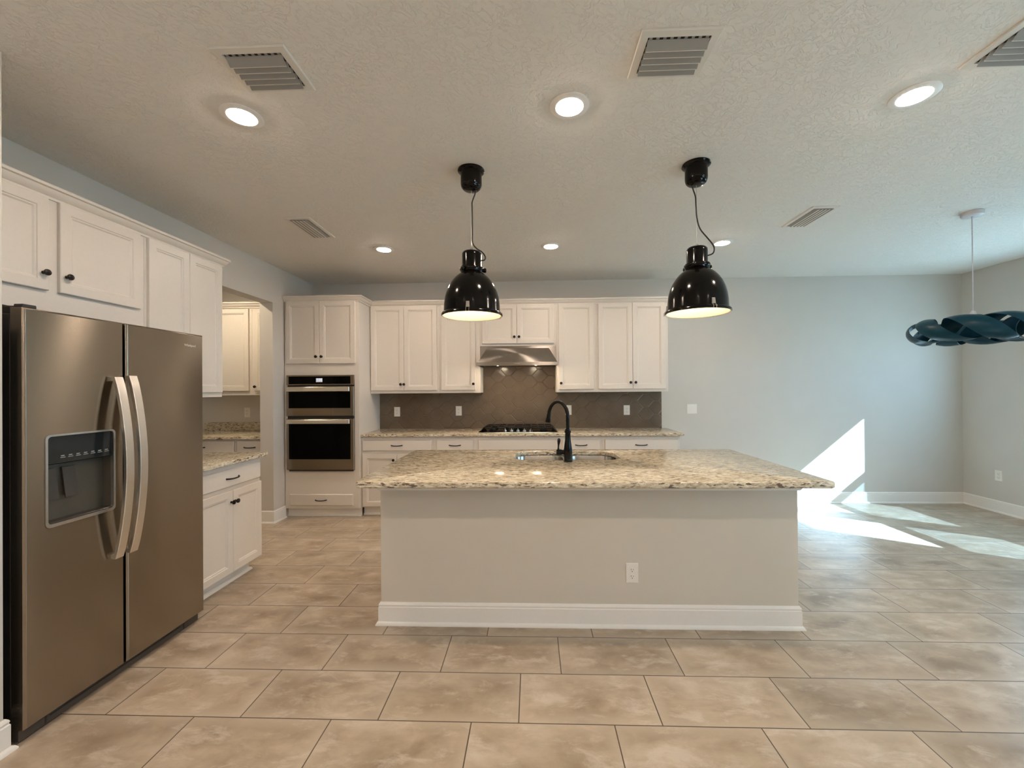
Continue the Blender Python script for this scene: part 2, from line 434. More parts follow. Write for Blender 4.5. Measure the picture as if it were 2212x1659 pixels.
# right wall with two single hung windows and one added for fill daylight
WINS = [(2.70, 3.475), (3.705, 4.52), (-2.40, 0.45)]; WZ = (0.70, 2.10)  # last opening is unseen, added to let in more blue daylight
wr = MB()
ys = [YF, WINS[2][0], WINS[2][1], WINS[0][0], WINS[0][1], WINS[1][0], WINS[1][1], YB]
for a, b in ((0, 1), (2, 3), (4, 5), (6, 7)): wr.box(XR, XR+0.06, ys[a], ys[b], 0, ZC)
for a, b in WINS:
    wr.box(XR, XR+0.06, a, b, 0, WZ[0]); wr.box(XR, XR+0.06, a, b, WZ[1], ZC)
struct(wr.build('wall_right', 'wall', smooth=0), 'greige painted right wall with two windows and one added for fill daylight')
for k, (a, b) in enumerate(WINS):
    ca, cb = a+0.045, b-0.045
    m = MB()
    m.box(XR-0.004, XR+0.035, a, ca, WZ[0], WZ[1]); m.box(XR-0.004, XR+0.035, cb, b, WZ[0], WZ[1])
    m.box(XR-0.004, XR+0.035, ca, cb, WZ[0], 0.753); m.box(XR-0.004, XR+0.035, ca, cb, 2.055, WZ[1])
    m.box(XR-0.004, XR+0.03, ca, cb, 1.272, 1.373)
    w = struct(m.build('window_%d' % (k+1), 'vinyl', smooth=0), 'white single hung window in the right wall, third one added for fill daylight')
    MB().box(XR+0.010, XR+0.014, ca, cb, 0.753, 2.055).build('pane', 'glass', w, smooth=0)
    MB().box(XR+0.031, XR+0.0325, ca, cb, 0.753, 1.30).build('insect_screen', 'screen', w, smooth=0)
# front wall (behind the viewer)
struct(MB().box(-2.95, XR+0.06, YF-0.08, YF, 0, ZC).build('wall_front', 'wall', smooth=0), 'greige painted wall behind the viewer')
# left wall with the pantry opening, and the wall end beside the refrigerator
OP = (3.34, 4.365, 2.392)
m = MB()
m.box(-2.95, XL, 1.40, OP[0], 0, ZC); m.box(-2.95, XL, OP[1], YB, 0, ZC); m.box(-2.95, XL, OP[0], OP[1], OP[2], ZC)
struct(m.build('wall_left', 'wall', smooth=0), 'greige painted left wall with opening to the pantry')
struct(MB().box(-2.95, -2.112, YF, 1.570, 0, ZC, ).build('wall_left_near', 'wall', smooth=0), 'greige painted wall end beside the refrigerator')
# pantry shell
m = MB(); m.box(-4.75, -2.95, 5.06, 5.20, 0, ZC); struct(m.build('wall_pantry_back', 'wall', smooth=0), 'greige painted back wall of the pantry')
m = MB(); m.box(-4.75, -4.62, 2.7, 5.06, 0, ZC); struct(m.build('wall_pantry_left', 'wall', smooth=0), 'greige painted side wall of the pantry')
m = MB(); m.box(-4.62, -2.95, 2.7, 2.82, 0, ZC); struct(m.build('wall_pantry_front', 'wall', smooth=0), 'greige painted near wall of the pantry')
# ground outdoors
struct(MB().box(5.45, 40, -30, 35, -0.4, -0.2).build('ground_outdoors', 'ground', smooth=0), 'ground outside the windows')

# baseboards
BB = [(0, 0), (0.028, 0), (0.028, 0.006), (0.022, 0.016), (0.014, 0.020), (0.014, 0.106), (0.011, 0.110), (0.011, 0.116), (0.013, 0.119), (0.010, 0.127), (0.004, 0.134), (0, 0.134)]
struct(MB().sweep([(1.63, YB), (XR, YB)], BB).build('baseboard_back', 'white_trim'), 'white baseboard along the back wall')
struct(MB().sweep([(XR, YB), (XR, YF)], BB).build('baseboard_right', 'white_trim'), 'white baseboard along the right wall')
struct(MB().sweep([(-2.112, YF), (-2.112, 1.570), (-2.16, 1.570)], BB).build('baseboard_left_near', 'white_trim'), 'white baseboard on the wall end beside the refrigerator')
struct(MB().sweep([(-2.95, OP[1]), (XL, OP[1]), (XL, 4.568)], BB).build('baseboard_left', 'white_trim'), 'white baseboard wrapping the wall post by the oven tower')

# ------------------------------------------------------------------ cabinets
DOOR = [(0, 0.001), (0, 0.016), (0.003, 0.019), (0.050, 0.019), (0.054, 0.0145), (0.060, 0.0145), (0.067, 0.0085)]
SLAB = [(0, 0.001), (0, 0.012), (0.006, 0.019)]
def knob(fn, u, v, parent):
    m = MB(); prof = [(0.0, 0.0), (0.009, 0.0), (0.007, 0.004), (0.0058, 0.012), (0.009, 0.016), (0.0150, 0.019), (0.0165, 0.023), (0.0150, 0.028), (0.008, 0.031), (0.0, 0.032)]
    seg = 16
    m.rings([[fn(u+max(r, 1e-5)*math.cos(2*PI*k/seg), v+max(r, 1e-5)*math.sin(2*PI*k/seg), 0.0185+h) for k in range(seg)] for r, h in prof], False, False)
    return m.build('knob', 'bronze', parent, 40)
def pull(fn, u, v, parent, w=0.064):
    m = MB(); pts = []; rad = []
    for k in range(13):
        t = -1 + 2*k/12
        pts.append(fn(u+w*t, v-0.004*(1-t*t), 0.0185+0.024*(1-abs(t)**4)))
        rad.append(0.0054+0.0012*abs(t)**3)
    m.tube(pts, rad, 8)
    return m.build('pull', 'bronze', parent, 40)
def door(fn, u0, u1, v0, v1, parent, kn=None):
    d = MB().panel(fn, u0, u1, v0, v1, DOOR).build('door', 'cabinet', parent, 30)
    if kn: knob(fn, kn[0], kn[1], d)
    return d
def drawer(fn, u0, u1, v0, v1, parent, pl=True):
    d = MB().panel(fn, u0, u1, v0, v1, SLAB).build('drawer', 'cabinet', parent, 30)
    if pl: pull(fn, (u0+u1)/2 if pl is True else pl, (v0+v1)/2, d)
    return d

UF = 4.893; fU = face_back(UF); UB, UT = 1.390, 2.450
DB, DT = 1.424, 2.440
def upper(x0, x1, zb, doors, label):
    o = empty('wall_cabinet', ((x0+x1)/2, (UF+YB)/2, zb), label, 'cabinet', 'white wall cabinets over the back counter')
    MB().box(x0+0.0006, x1-0.0006, UF, YB-0.001, zb, UT, 0.001).build('body', 'cabinet', o, 30)
    for d in doors: door(fU, *d[:4], o, d[4])
    return o
upper(-1.944, -1.105, UB, [(-1.933, -1.5335, DB, DT, (-1.567, 1.498)), (-1.5305, -1.134, DB, DT, (-1.497+0.0-0.03, 1.498))], 'white double door wall cabinet next to the oven tower')
upper(-1.105, -0.617, UB, [(-1.083, -0.672, DB, DT, (-0.696, 1.497))], 'white single door wall cabinet left of the range hood')
upper(-0.617, 0.290, 1.945, [(-0.592, -0.1795, 1.972, DT, (-0.206, 2.05)), (-0.1765, 0.262, 1.972, DT, (-0.150, 2.05))], 'short white double door cabinet directly above the range hood')
upper(0.290, 0.757, UB, [(0.316, 0.732, DB, DT, (0.342, 1.497))], 'white single door wall cabinet right of the range hood')
upper(0.757, 1.600, UB, [(0.784, 1.1825, DB, DT, (1.155, 1.500)), (1.1855, 1.566, DB, DT, (1.213, 1.500))], 'white double door wall cabinet at the right end of the run')

# oven tower
TF = 4.570; fT = face_back(TF); TX = (-2.800, -1.946)
tw = empty('oven_cabinet', (-2.373, 4.88, 0), 'tall white oven tower cabinet at the left end of the back wall', 'cabinet')
m = MB(); m.box(TX[0], TX[1], 4.66, YB-0.001, 0.10, UT)
m.box(TX[0], -2.765, TF, 4.66, 0.10, UT); m.box(-1.999, TX[1], TF, 4.66, 0.10, UT)
m.box(-2.765, -1.999, TF, 4.66, 1.602, UT); m.box(-2.765, -1.999, TF, 4.66, 0.10, 0.53)
m.build('body', 'cabinet', tw, 0)
door(fT, -2.778, -2.3925, 1.735, 2.440, tw, (-2.424, 1.813)); door(fT, -2.3895, -1.984, 1.735, 2.440, tw, (-2.360, 1.813))
drawer(fT, -2.741, -2.020, 0.137, 0.264, tw)
m = MB(); m.box(TX[0], TX[1], TF+0.055, TF+0.07, 0.0, 0.10)
m.sweep([(TX[0], TF+0.055), (TX[1], TF+0.055)], [(0, 0), (0.016, 0), (0.016, 0.005), (0.010, 0.016), (0, 0.02)])
m.build('toe_kick', 'toe', tw)

# base cabinets along the back wall
BF = 4.625; fB = face_back(BF); CT = 0.903
def base(x0, x1, draws, doors, label):
    o = empty('base_cabinet', ((x0+x1)/2, 4.9, 0), label, 'cabinet', 'white base cabinets under the back counter')
    MB().box(x0+0.0006, x1-0.0006, BF, YB-0.001, 0.10, CT-0.001, 0.001).build('body', 'cabinet', o, 30)
    m = MB(); m.box(x0+0.0006, x1-0.0006, BF+0.06, BF+0.075, 0, 0.10)
    m.sweep([(x0, BF+0.06), (x1, BF+0.06)], [(0, 0), (0.016, 0), (0.016, 0.005), (0.010, 0.016), (0, 0.02)])
    m.build('toe_kick', 'toe', o)
    for d in draws: drawer(fB, d[0], d[1], 0.742, 0.866, o, d[2])
    for d in doors: door(fB, d[0], d[1], 0.112, 0.708, o, d[2])
base(-1.945, -1.110, [(-1.930, -1.140, True)], [(-1.930, -1.5365, (-1.57, 0.64)), (-1.5335, -1.140, (-1.50, 0.64))], 'white base cabinet with a wide drawer next to the oven tower')
base(-1.110, -0.637, [(-1.083, -0.664, True)], [(-1.083, -0.664, (-0.70, 0.64))], 'narrow white base cabinet just left of the cooktop')
base(-0.637, 0.305, [(-0.610, 0.278, False)], [(-0.610, -0.1675, (-0.20, 0.64)), (-0.1645, 0.278, (-0.13, 0.64))], 'white base cabinet under the gas cooktop with plain false front')
base(0.305, 0.778, [(0.332, 0.752, True)], [(0.332, 0.752, (0.37, 0.64))], 'narrow white base cabinet just right of the cooktop')
base(0.778, 1.634, [(0.805, 1.607, True)], [(0.805, 1.2045, (1.17, 0.64)), (1.2075, 1.607, (1.24, 0.64))], 'white base cabinet at the right end with a wide drawer')

# left wall: cabinets over the refrigerator and beside it
LF = -2.490; fL = face_left(LF)
lo = empty('wall_cabinet', (-2.65, 2.07, 1.85), 'short white double door cabinet above the refrigerator', 'cabinet')
MB().box(XL+0.001, LF, 1.575, 2.560, 1.850, UT, 0.001).build('body', 'cabinet', lo, 30)
door(fL, 1.60, 2.027, 1.957, 2.432, lo, (2.000, 2.043)); door(fL, 2.076, 2.524, 1.957, 2.432, lo, (2.105, 2.046))
lo = empty('wall_cabinet', (-2.65, 2.89, 1.39), 'tall white double door wall cabinet right of the refrigerator', 'cabinet')
MB().box(XL+0.001, LF, 2.5615, 3.222, 1.388, UT, 0.001).build('body', 'cabinet', lo, 30)
door(fL, 2.580, 2.8945, 1.424, 2.432, lo, (2.862, 1.498)); door(fL, 2.8975, 3.208, 1.424, 2.432, lo, (2.930, 1.498))
LBF = -2.215; fLB = face_left(LBF)
lb = empty('base_cabinet', (-2.5, 2.92, 0), 'white base cabinet with one drawer right of the refrigerator', 'cabinet')
MB().box(XL+0.001, LBF, 2.562, 3.268, 0.10, CT-0.001, 0.001).build('body', 'cabinet', lb, 30)
m = MB(); m.box(-2.80, -2.285, 2.562, 3.235, 0, 0.10)
m.sweep([(-2.285, 2.562), (-2.285, 3.235), (-2.80, 3.235)], [(0, 0), (0.018, 0), (0.018, 0.006), (0.012, 0.018), (0, 0.024)])
m.build('toe_kick', 'toe', lb)
drawer(fLB, 2.60, 3.254, 0.738, 0.866, lb, 2.940)
door(fLB, 2.60, 2.9455, 0.108, 0.708, lb, (2.925, 0.625)); door(fLB, 2.9485, 3.264, 0.108, 0.708, lb, (2.968, 0.625))

# pantry cabinets
PUF = 4.745; fPU = face_back(PUF)
def pupper(x0, x1, doors, label):
    o = empty('wall_cabinet', ((x0+x1)/2, 4.9, 1.383), label, 'cabinet', 'white wall cabinets in the pantry')
    MB().box(x0+0.0006, x1-0.0006, PUF, 5.059, 1.383, 2.415, 0.001).build('body', 'cabinet', o, 30)
    for d in doors: door(fPU, *d[:4], o, d[4])
pupper(-4.215, -3.300, [(-4.19, -3.763, 1.432, 2.400, (-3.80, 1.482)), (-3.760, -3.331, 1.432, 2.400, (-3.725, 1.482))], 'white wall cabinet deeper inside the pantry, left of the post')
pupper(-3.300, -2.952, [(-3.268, -2.972, 1.432, 2.400, (-3.246, 1.482))], 'white pantry wall cabinet half hidden behind the wall post')
PBF = 4.430; fPB = face_back(PBF)
def pbase(x0, x1, label, pl):
    o = empty('base_cabinet', ((x0+x1)/2, 4.7, 0), label, 'cabinet', 'white base cabinets in the pantry')
    MB().box(x0+0.0006, x1-0.0006, PBF, 5.059, 0.10, CT-0.001, 0.001).build('body', 'cabinet', o, 30)
    MB().box(x0+0.0006, x1-0.0006, PBF+0.06, PBF+0.075, 0, 0.10).build('toe_kick', 'toe', o)
    drawer(fPB, x0+0.018, x1-0.018, 0.745, 0.885, o, pl)
    xm = (x0+x1)/2
    door(fPB, x0+0.018, xm-0.0015, 0.112, 0.708, o, (xm-0.03, 0.64)); door(fPB, xm+0.0015, x1-0.018, 0.112, 0.708, o, (xm+0.03, 0.64))
pbase(-4.10, -3.264, 'white pantry base cabinet farther from the wall post', -3.667)
pbase(-3.264, -2.952, 'white pantry base cabinet against the wall post', -3.100)

# crown mouldings
CR = [(0, 2.432), (0.010, 2.432), (0.012, 2.444), (0.022, 2.452), (0.032, 2.468), (0.036, 2.478), (0.046, 2.482), (0.046, 2.497), (0, 2.497)]
tag(MB().sweep([(TX[0], TF), (TX[1], TF), (TX[1], UF), (1.600, UF), (1.600, YB-0.001)], CR).build('crown_molding', 'cabinet'),
    'white crown molding along the oven tower and back wall cabinets', 'molding')
tag(MB().sweep([(LF, 1.575), (LF, 3.222), (XL+0.001, 3.222)], CR).build('crown_molding', 'cabinet'),
    'white crown molding above the refrigerator side cabinets', 'molding')
tag(MB().sweep([(-4.215, PUF), (-2.952, PUF)], [(o, z-0.022) for o, z in CR]).build('crown_molding', 'cabinet'),
    'white crown molding on the pantry wall cabinets', 'molding')

# ------------------------------------------------------------------ countertops
def slab(name, loops, z0, z1, mat, parent=None, ease=0.004):
    """slab from plan loops: first is the outline, the rest are holes"""
    m = MB()
    def inset(lp, d):
        n = len(lp); out = []
        for i in range(n):
            p, a, b = Vector(lp[i]), Vector(lp[i-1]), Vector(lp[(i+1) % n])
            d1, d2 = (p-a).normalized(), (b-p).normalized()
            n1, n2 = Vector((-d1.y, d1.x)), Vector((-d2.y, d2.x)); mm = (n1+n2)/(1+n1.dot(n2))
            out.append((p.x+mm.x*d, p.y+mm.y*d))
        return out
    tops, bots = [], []
    for k, lp in enumerate(loops):
        s = 1 if k == 0 else -1
        lpi = inset(lp, ease*s); lpj = inset(lp, ease*0.3*s)
        m.rings([[(x, y, z0) for x, y in lpi], [(x, y, z0+ease) for x, y in lp], [(x, y, z1-ease) for x, y in lp], [(x, y, z1-ease*0.3) for x, y in lpj], [(x, y, z1) for x, y in lpi]], False, False)
        tops.append(lpi); bots.append(lpi)
    m.fill(tops, z1); m.fill(bots, z0)
    return m.build(name, mat, parent, 40)
ZT = 0.933
IX0, IX1, IY0, IY1 = -0.974, 1.594, 2.206, 3.396
SK = (-0.128, 0.626, 2.888, 3.297)
ic = slab('granite_countertop', [rrect(IX0, IX1, IY0, IY1, 0.035), rrect(*SK, 0.13, 10)], 0.901, ZT, 'granite')
tag(ic, 'large speckled cream granite island top with a sink cutout', 'countertop')
bc = slab('granite_countertop', [[(-1.9445, 4.588), (-1.9445, 5.190), (1.668, 5.190), (1.668, 4.588)][::-1]], CT, ZT, 'granite')
tag(bc, 'long granite counter on the back wall holding the cooktop', 'countertop')
lc = slab('granite_countertop', [[(-2.804, 2.562), (-2.166, 2.562), (-2.166, 3.297), (-2.804, 3.297)]], CT, ZT, 'granite_side')
tag(lc, 'short granite counter right of the refrigerator', 'countertop')
pc = empty('granite_countertop', (-3.5, 4.7, 0.903), 'granite pantry counter with a low granite splash', 'countertop')
slab('top', [[(-4.12, 4.388), (-2.952, 4.388), (-2.952, 5.058), (-4.12, 5.058)]], CT, ZT, 'granite', pc)
MB().box(-4.12, -2.952, 5.038, 5.0585, ZT, 1.037, 0.002).build('splash', 'granite', pc)

# backsplash
m = MB(); m.box(-1.9445, 1.613, 5.192, YB-0.0005, ZT+0.0005, 1.3885); m.box(-0.6165, 0.2895, 5.192, YB-0.0005, 1.3885, 1.9435)
tag(m.build('tile_backsplash', 'backsplash', smooth=0), 'taupe elongated hexagon tile backsplash between counter and wall cabinets', 'backsplash')

# ------------------------------------------------------------------ island
BX0, BX1, BY0, BY1 = -0.936, 1.571, 2.502, 3.36
isl = empty('kitchen_island', ((BX0+BX1)/2, 2.9, 0), 'greige painted kitchen island base with white baseboard', 'island')
m = MB()
m.box(BX0, BX1, BY0, BY0+0.12, 0, 0.900); m.box(BX0, BX0+0.10, BY0+0.12, BY1, 0, 0.900); m.box(BX1-0.10, BX1, BY0+0.12, BY1, 0, 0.900)
m.build('body', 'island', isl, 0)
MB().sweep([(BX0, BY1), (BX0, BY0), (BX1, BY0), (BX1, BY1)], BB, side=-1 if False else 1).build('baseboard', 'white_trim', isl)
MB().sweep([(BX0, BY1), (BX0, BY0), (BX1, BY0), (BX1, BY1)], [(0, 0.820), (0.010, 0.820), (0.018, 0.832), (0.018, 0.8995), (0, 0.8995)]).build('apron_trim', 'white_trim', isl)
fI = face_far(3.358)
m = MB(); m.box(BX0+0.101, BX1-0.101, 3.343, 3.358, 0.10, 0.899); m.box(BX0+0.101, BX1-0.101, 3.28, 3.295, 0, 0.10)
m.build('cabinet_back', 'cabinet', isl, 0)
xs = [BX0+0.12 + (BX1-BX0-0.24)*i/5 for i in range(6)]
for a, b in zip(xs[:-1], xs[1:]):
    dd = MB().panel(fI, a+0.012, b-0.012, 0.115, 0.86, DOOR).build('door', 'cabinet', isl, 30)
    knob(fI, b-0.045, 0.78, dd)

# sink
sk = empty('kitchen_sink', (0.25, 3.1, 0.70), 'stainless double bowl undermount sink set in the island top', 'sink')
m = MB()
b1, b2 = (-0.140, 0.232, 2.876, 3.309), (0.266, 0.638, 2.876, 3.309)
m.fill([rrect(-0.18, 0.678, 2.84, 3.332, 0.05), rrect(*b1, 0.10, 8), rrect(*b2, 0.10, 8)], 0.8985)
m.build('rim', 'sink', sk, 30)
for b in (b1, b2):
    m = MB(); rr = []
    for d, z, r in ((0, 0.8985, 0.10), (0.002, 0.892, 0.10), (0.006, 0.76, 0.095), (0.014, 0.715, 0.09), (0.035, 0.698, 0.075), (0.09, 0.694, 0.05)):
        rr.append([(x, y, z) for x, y in rrect(b[0]+d, b[1]-d, b[2]+d, b[3]-d, r, 8)])
    m.rings(rr, False, True)
    bo = m.build('bowl', 'sink', sk, 40)
    cx, cyy = (b[0]+b[1])/2, (b[2]+b[3])/2
    MB().lathe([(0.045, 0.0), (0.045, 0.003), (0.035, 0.004), (0.03, -0.004), (0.0, -0.004)], (cx, cyy, 0.6945), 24).build('drain', 'knob_steel', bo, 40)

# faucet
FX, FY = 0.243, 2.838
fa = empty('kitchen_faucet', (FX, FY, ZT), 'dark bronze gooseneck faucet standing on the island by the sink', 'faucet')
m = MB(); m.lathe([(0.0, 0.0002), (0.030, 0.0002), (0.031, 0.006), (0.0285, 0.010), (0.0275, 0.016), (0.0280, 0.040), (0.0300, 0.060), (0.0290, 0.085), (0.0245, 0.115), (0.0200, 0.150), (0.0185, 0.190), (0.0190, 0.197), (0.0225, 0.199), (0.0225, 0.212), (0.0190, 0.214), (0.0175, 0.224), (0.014, 0.226), (0.0, 0.227)], (FX, FY, ZT), 28)
m.build('body', 'faucet', fa, 40)
dirx, diry = -0.62, 0.785; RS = 0.098; zc = 1.242; pts = [(FX, FY, ZT+0.22), (FX, FY, 1.20)]
for k in range(17):
    a = PI*k/16*0.96
    h = RS*(1-math.cos(a)); pts.append((FX+dirx*h, FY+diry*h, zc+RS*math.sin(a)))
m = MB(); m.tube(pts, 0.0128, 14); m.build('spout', 'faucet', fa, 50)
e = Vector(pts[-1]); e2 = Vector(pts[-2]); td = (e-e2).normalized()
m = MB(); m.tube([e-td*0.002, e+td*0.012, e+td*0.028, e+td*0.056, e+td*0.060, e+td*0.064], [0.0132, 0.0150, 0.0152, 0.0200, 0.0210, 0.0200], 16)
m.build('spray_head', 'faucet', fa, 40)
m = MB(); m.tube([(FX-0.020, FY, 0.997), (FX-0.040, FY, 0.997), (FX-0.046, FY, 0.997), (FX-0.074, FY, 0.997), (FX-0.080, FY, 0.997)], [0.0150, 0.0155, 0.0200, 0.0205, 0.0150], 16)
m.tube([(FX-0.066, FY, 1.010), (FX-0.066, FY-0.002, 1.028), (FX-0.065, FY-0.004, 1.046), (FX-0.063, FY-0.006, 1.066), (FX-0.062, FY-0.008, 1.080), (FX-0.062, FY-0.009, 1.090), (FX-0.062, FY-0.009, 1.094)], [0.0085, 0.0052, 0.0058, 0.0100, 0.0112, 0.0082, 0.003], 12)
m.build('lever', 'faucet', fa, 40)

# ------------------------------------------------------------------ cooktop
ck = empty('gas_cooktop', (-0.165, 4.90, ZT), 'black five burner gas cooktop set in the back counter', 'cooktop')
KX0, KX1, KY0, KY1 = -0.622, 0.293, 4.655, 5.165
MB().box(KX0, KX1, KY0, KY1, ZT+0.0004, ZT+0.0085, 0.003).build('rim', 'knob_steel', ck)
MB().box(KX0+0.008, KX1-0.008, KY0+0.010, KY1-0.008, ZT+0.0085, ZT+0.0135, 0.002).build('tray', 'gloss_black', ck)
zt = ZT+0.0135; zg = zt+0.048
GX = [KX0+0.014, KX0+0.014+0.295, KX1-0.014-0.295, KX1-0.014]
for gi in range(3):
    a, b = GX[gi]+0.002, GX[gi+1]-0.002; ya, yb = KY0+(0.085 if gi == 1 else 0.022), KY1-0.02
    m = MB(); w = 0.011
    la, lb_ = (0.045 if gi == 0 else 0), (0.045 if gi == 2 else 0)
    for x in (a+la, b-lb_-w): m.box(x, x+w, ya, yb, zg-0.014, zg, 0.002)
    for y in (ya, (ya+yb)/2-w/2, yb-w): m.box(a+la, b-lb_, y, y+w, zg-0.014, zg, 0.002)
    for x in (a+la+(b-a-la-lb_)*0.33, a+la+(b-a-la-lb_)*0.66): m.box(x-w/2, x+w/2, ya, yb, zg-0.012, zg, 0.002)
    # splayed feet at the outer ends, straight ones elsewhere
    for y in (ya, yb-w):
        for (xt, xb) in ((a+la, a), (b-lb_-w, b-w)):
            m.rings([[(xb, y, zt), (xb+w, y, zt), (xb+w, y+w, zt), (xb, y+w, zt)], [(xt, y, zg-0.002), (xt+w, y, zg-0.002), (xt+w, y+w, zg-0.002), (xt, y+w, zg-0.002)]])
    if gi == 0: m.rings([[(a, ya, zt), (a+w, ya, zt), (a+w, yb, zt), (a, yb, zt)], [(a+la, ya, zg-0.002), (a+la+w, ya, zg-0.002), (a+la+w, yb, zg-0.002), (a+la, yb, zg-0.002)]])
    if gi == 2: m.rings([[(b-w, ya, zt), (b, ya, zt), (b, yb, zt), (b-w, yb, zt)], [(b-lb_-w, ya, zg-0.002), (b-lb_, ya, zg-0.002), (b-lb_, yb, zg-0.002), (b-lb_-w, yb, zg-0.002)]])
    m.build('grate', 'iron', ck, 30)
for x, y, r in ((-0.46, 4.79, 0.040), (-0.46, 5.04, 0.046), (-0.165, 4.95, 0.058), (0.13, 4.79, 0.046), (0.13, 5.04, 0.040)):
    MB().lathe([(0, 0.0), (r, 0.0), (r, 0.012), (r*0.8, 0.014), (r*0.8, 0.022), (r*0.72, 0.026), (0, 0.026)], (x, y, zt), 24).build('burner', 'iron', ck, 40)
for k in range(5):
    x = -0.312+0.0735*k
    m = MB(); m.lathe([(0.0, 0.0), (0.0185, 0.0), (0.0185, 0.008), (0.0165, 0.018), (0.0, 0.020)], (x, KY0+0.045, zt), 20)
    m.box(x-0.004, x+0.004, KY0+0.029, KY0+0.061, zt+0.018, zt+0.034, 0.002)
    m.build('knob', 'knob_steel', ck, 35)

# ------------------------------------------------------------------ range hood
hd = empty('range_hood', (-0.165, 4.95, 1.70), 'stainless under cabinet range hood above the gas cooktop', 'hood')
HX0, HX1 = -0.615, 0.288
MB().box(HX0, HX1, 4.885, 5.190, 1.742, 1.9435).build('back_plate', 'steel_hood', hd, 0)
m = MB()
m.rings([[(HX0, 4.664, 1.738), (HX1, 4.664, 1.738), (HX1, 4.886, 1.738), (HX0, 4.886, 1.738)], [(-0.530, 4.835, 1.912), (0.200, 4.835, 1.912), (0.200, 4.886, 1.912), (-0.530, 4.886, 1.912)]])
m.build('canopy', 'steel_hood', hd, 0)
m = MB(); m.box(-0.627, 0.283+0.006, 4.645, 4.670, 1.698, 1.740, 0.003); m.box(HX0, HX0+0.012, 4.67, 5.19, 1.700, 1.742); m.box(HX1-0.012, HX1, 4.67, 5.19, 1.700, 1.742)
m.box(HX0+0.012, HX1-0.012, 4.67, 5.19, 1.722, 1.742)
m.build('front_band', 'steel_hood', hd, 30)
m = MB()
for k in range(3):
    a = HX0+0.03+0.283*k; m.box(a, a+0.273, 4.76, 5.17, 1.708, 1.722, 0.003)
m.build('filter', 'steel_dark', hd, 30)
for x in (-0.392, 0.044):
    m = MB(); m.lathe([(0.034, 0.0), (0.032, -0.012), (0.024, -0.019), (0.0, -0.022)], (x, 4.715, 1.7215), 24); m.build('light', 'hood_lens', hd, 40)
m = MB()
random.seed(3)
for k in range(9): m.box(-0.200+0.007*k, -0.200+0.007*k+0.0045, 4.6442, 4.6452, 1.717, 1.7225 - (0.0015 if k % 3 == 0 else 0))
m.build('badge', 'logo', hd, 0)

# ------------------------------------------------------------------ wall oven
ov = empty('wall_oven', (-2.382, 4.6, 0.53), 'stainless combination microwave and wall oven built into the tower', 'oven')
fO = face_back(4.566); ox0, ox1 = -2.7665, -1.997
def oz(p): return 1.605-(p-80)*0.000727
def oxx(p): return ox0+(p-145)*(ox1-ox0)/1055.0
MB().box(-2.762, -2.002, 4.560, 4.655, 0.535, 1.600).build('case', 'dark_case', ov, 0)
m = MB(); m.panel(fO, ox0, ox1, oz(235), oz(80), [(0, 0.0), (0, 0.020), (0.002, 0.022)]); p = m.build('control_panel', 'steel_dark', ov, 30)
MB().panel(fO, oxx(180), oxx(1148), oz(218), oz(100), [(0, 0.0221), (0, 0.0235)]).build('display_glass', 'black_glass', p, 0)
MB().panel(fO, oxx(612), oxx(712), oz(188), oz(128), [(0, 0.0236), (0, 0.0240)]).build('clock_face', 'clock_back', p, 0)
text_mesh('clock_digits', '5:29', 0.036, 'clock_digit', p, Matrix.Translation((oxx(664), 4.566-0.0243, oz(157))) @ Matrix.Rotation(PI/2, 4, 'X'), 0.0002, 0.0005)
def oven_door(p0, p1, h0, h1, g0, g1):
    d = MB().panel(fO, ox0, ox1, oz(p1), oz(p0), [(0, 0.0), (0, 0.026), (0.003, 0.030)]).build('oven_door', 'steel_dark', ov, 30)
    MB().panel(fO, oxx(186), oxx(1150), oz(g1), oz(g0), [(0, 0.0301), (0, 0.0310)]).build('window', 'black_glass', d, 0)
    m = MB(); za, zb = oz(h1), oz(h0); a, b = oxx(178), oxx(1152)
    m.panel(fO, a, b, za, zb, [(0.004, 0.050), (0, 0.054), (0, 0.064), (0.004, 0.067)])
    for x in (a+0.02, b-0.04): m.panel(fO, x, x+0.02, za+0.012, zb-0.012, [(0, 0.030), (0, 0.052)])
    m.build('handle', 'steel_bright', d, 30)
oven_door(255, 712, 262, 330, 335, 590)
oven_door(752, 1542, 765, 828, 832, 1378)
MB().box(-2.74, -2.01, 4.545, 4.566, oz(1566), oz(1548)).build('vent_strip', 'dark_case', ov, 0)

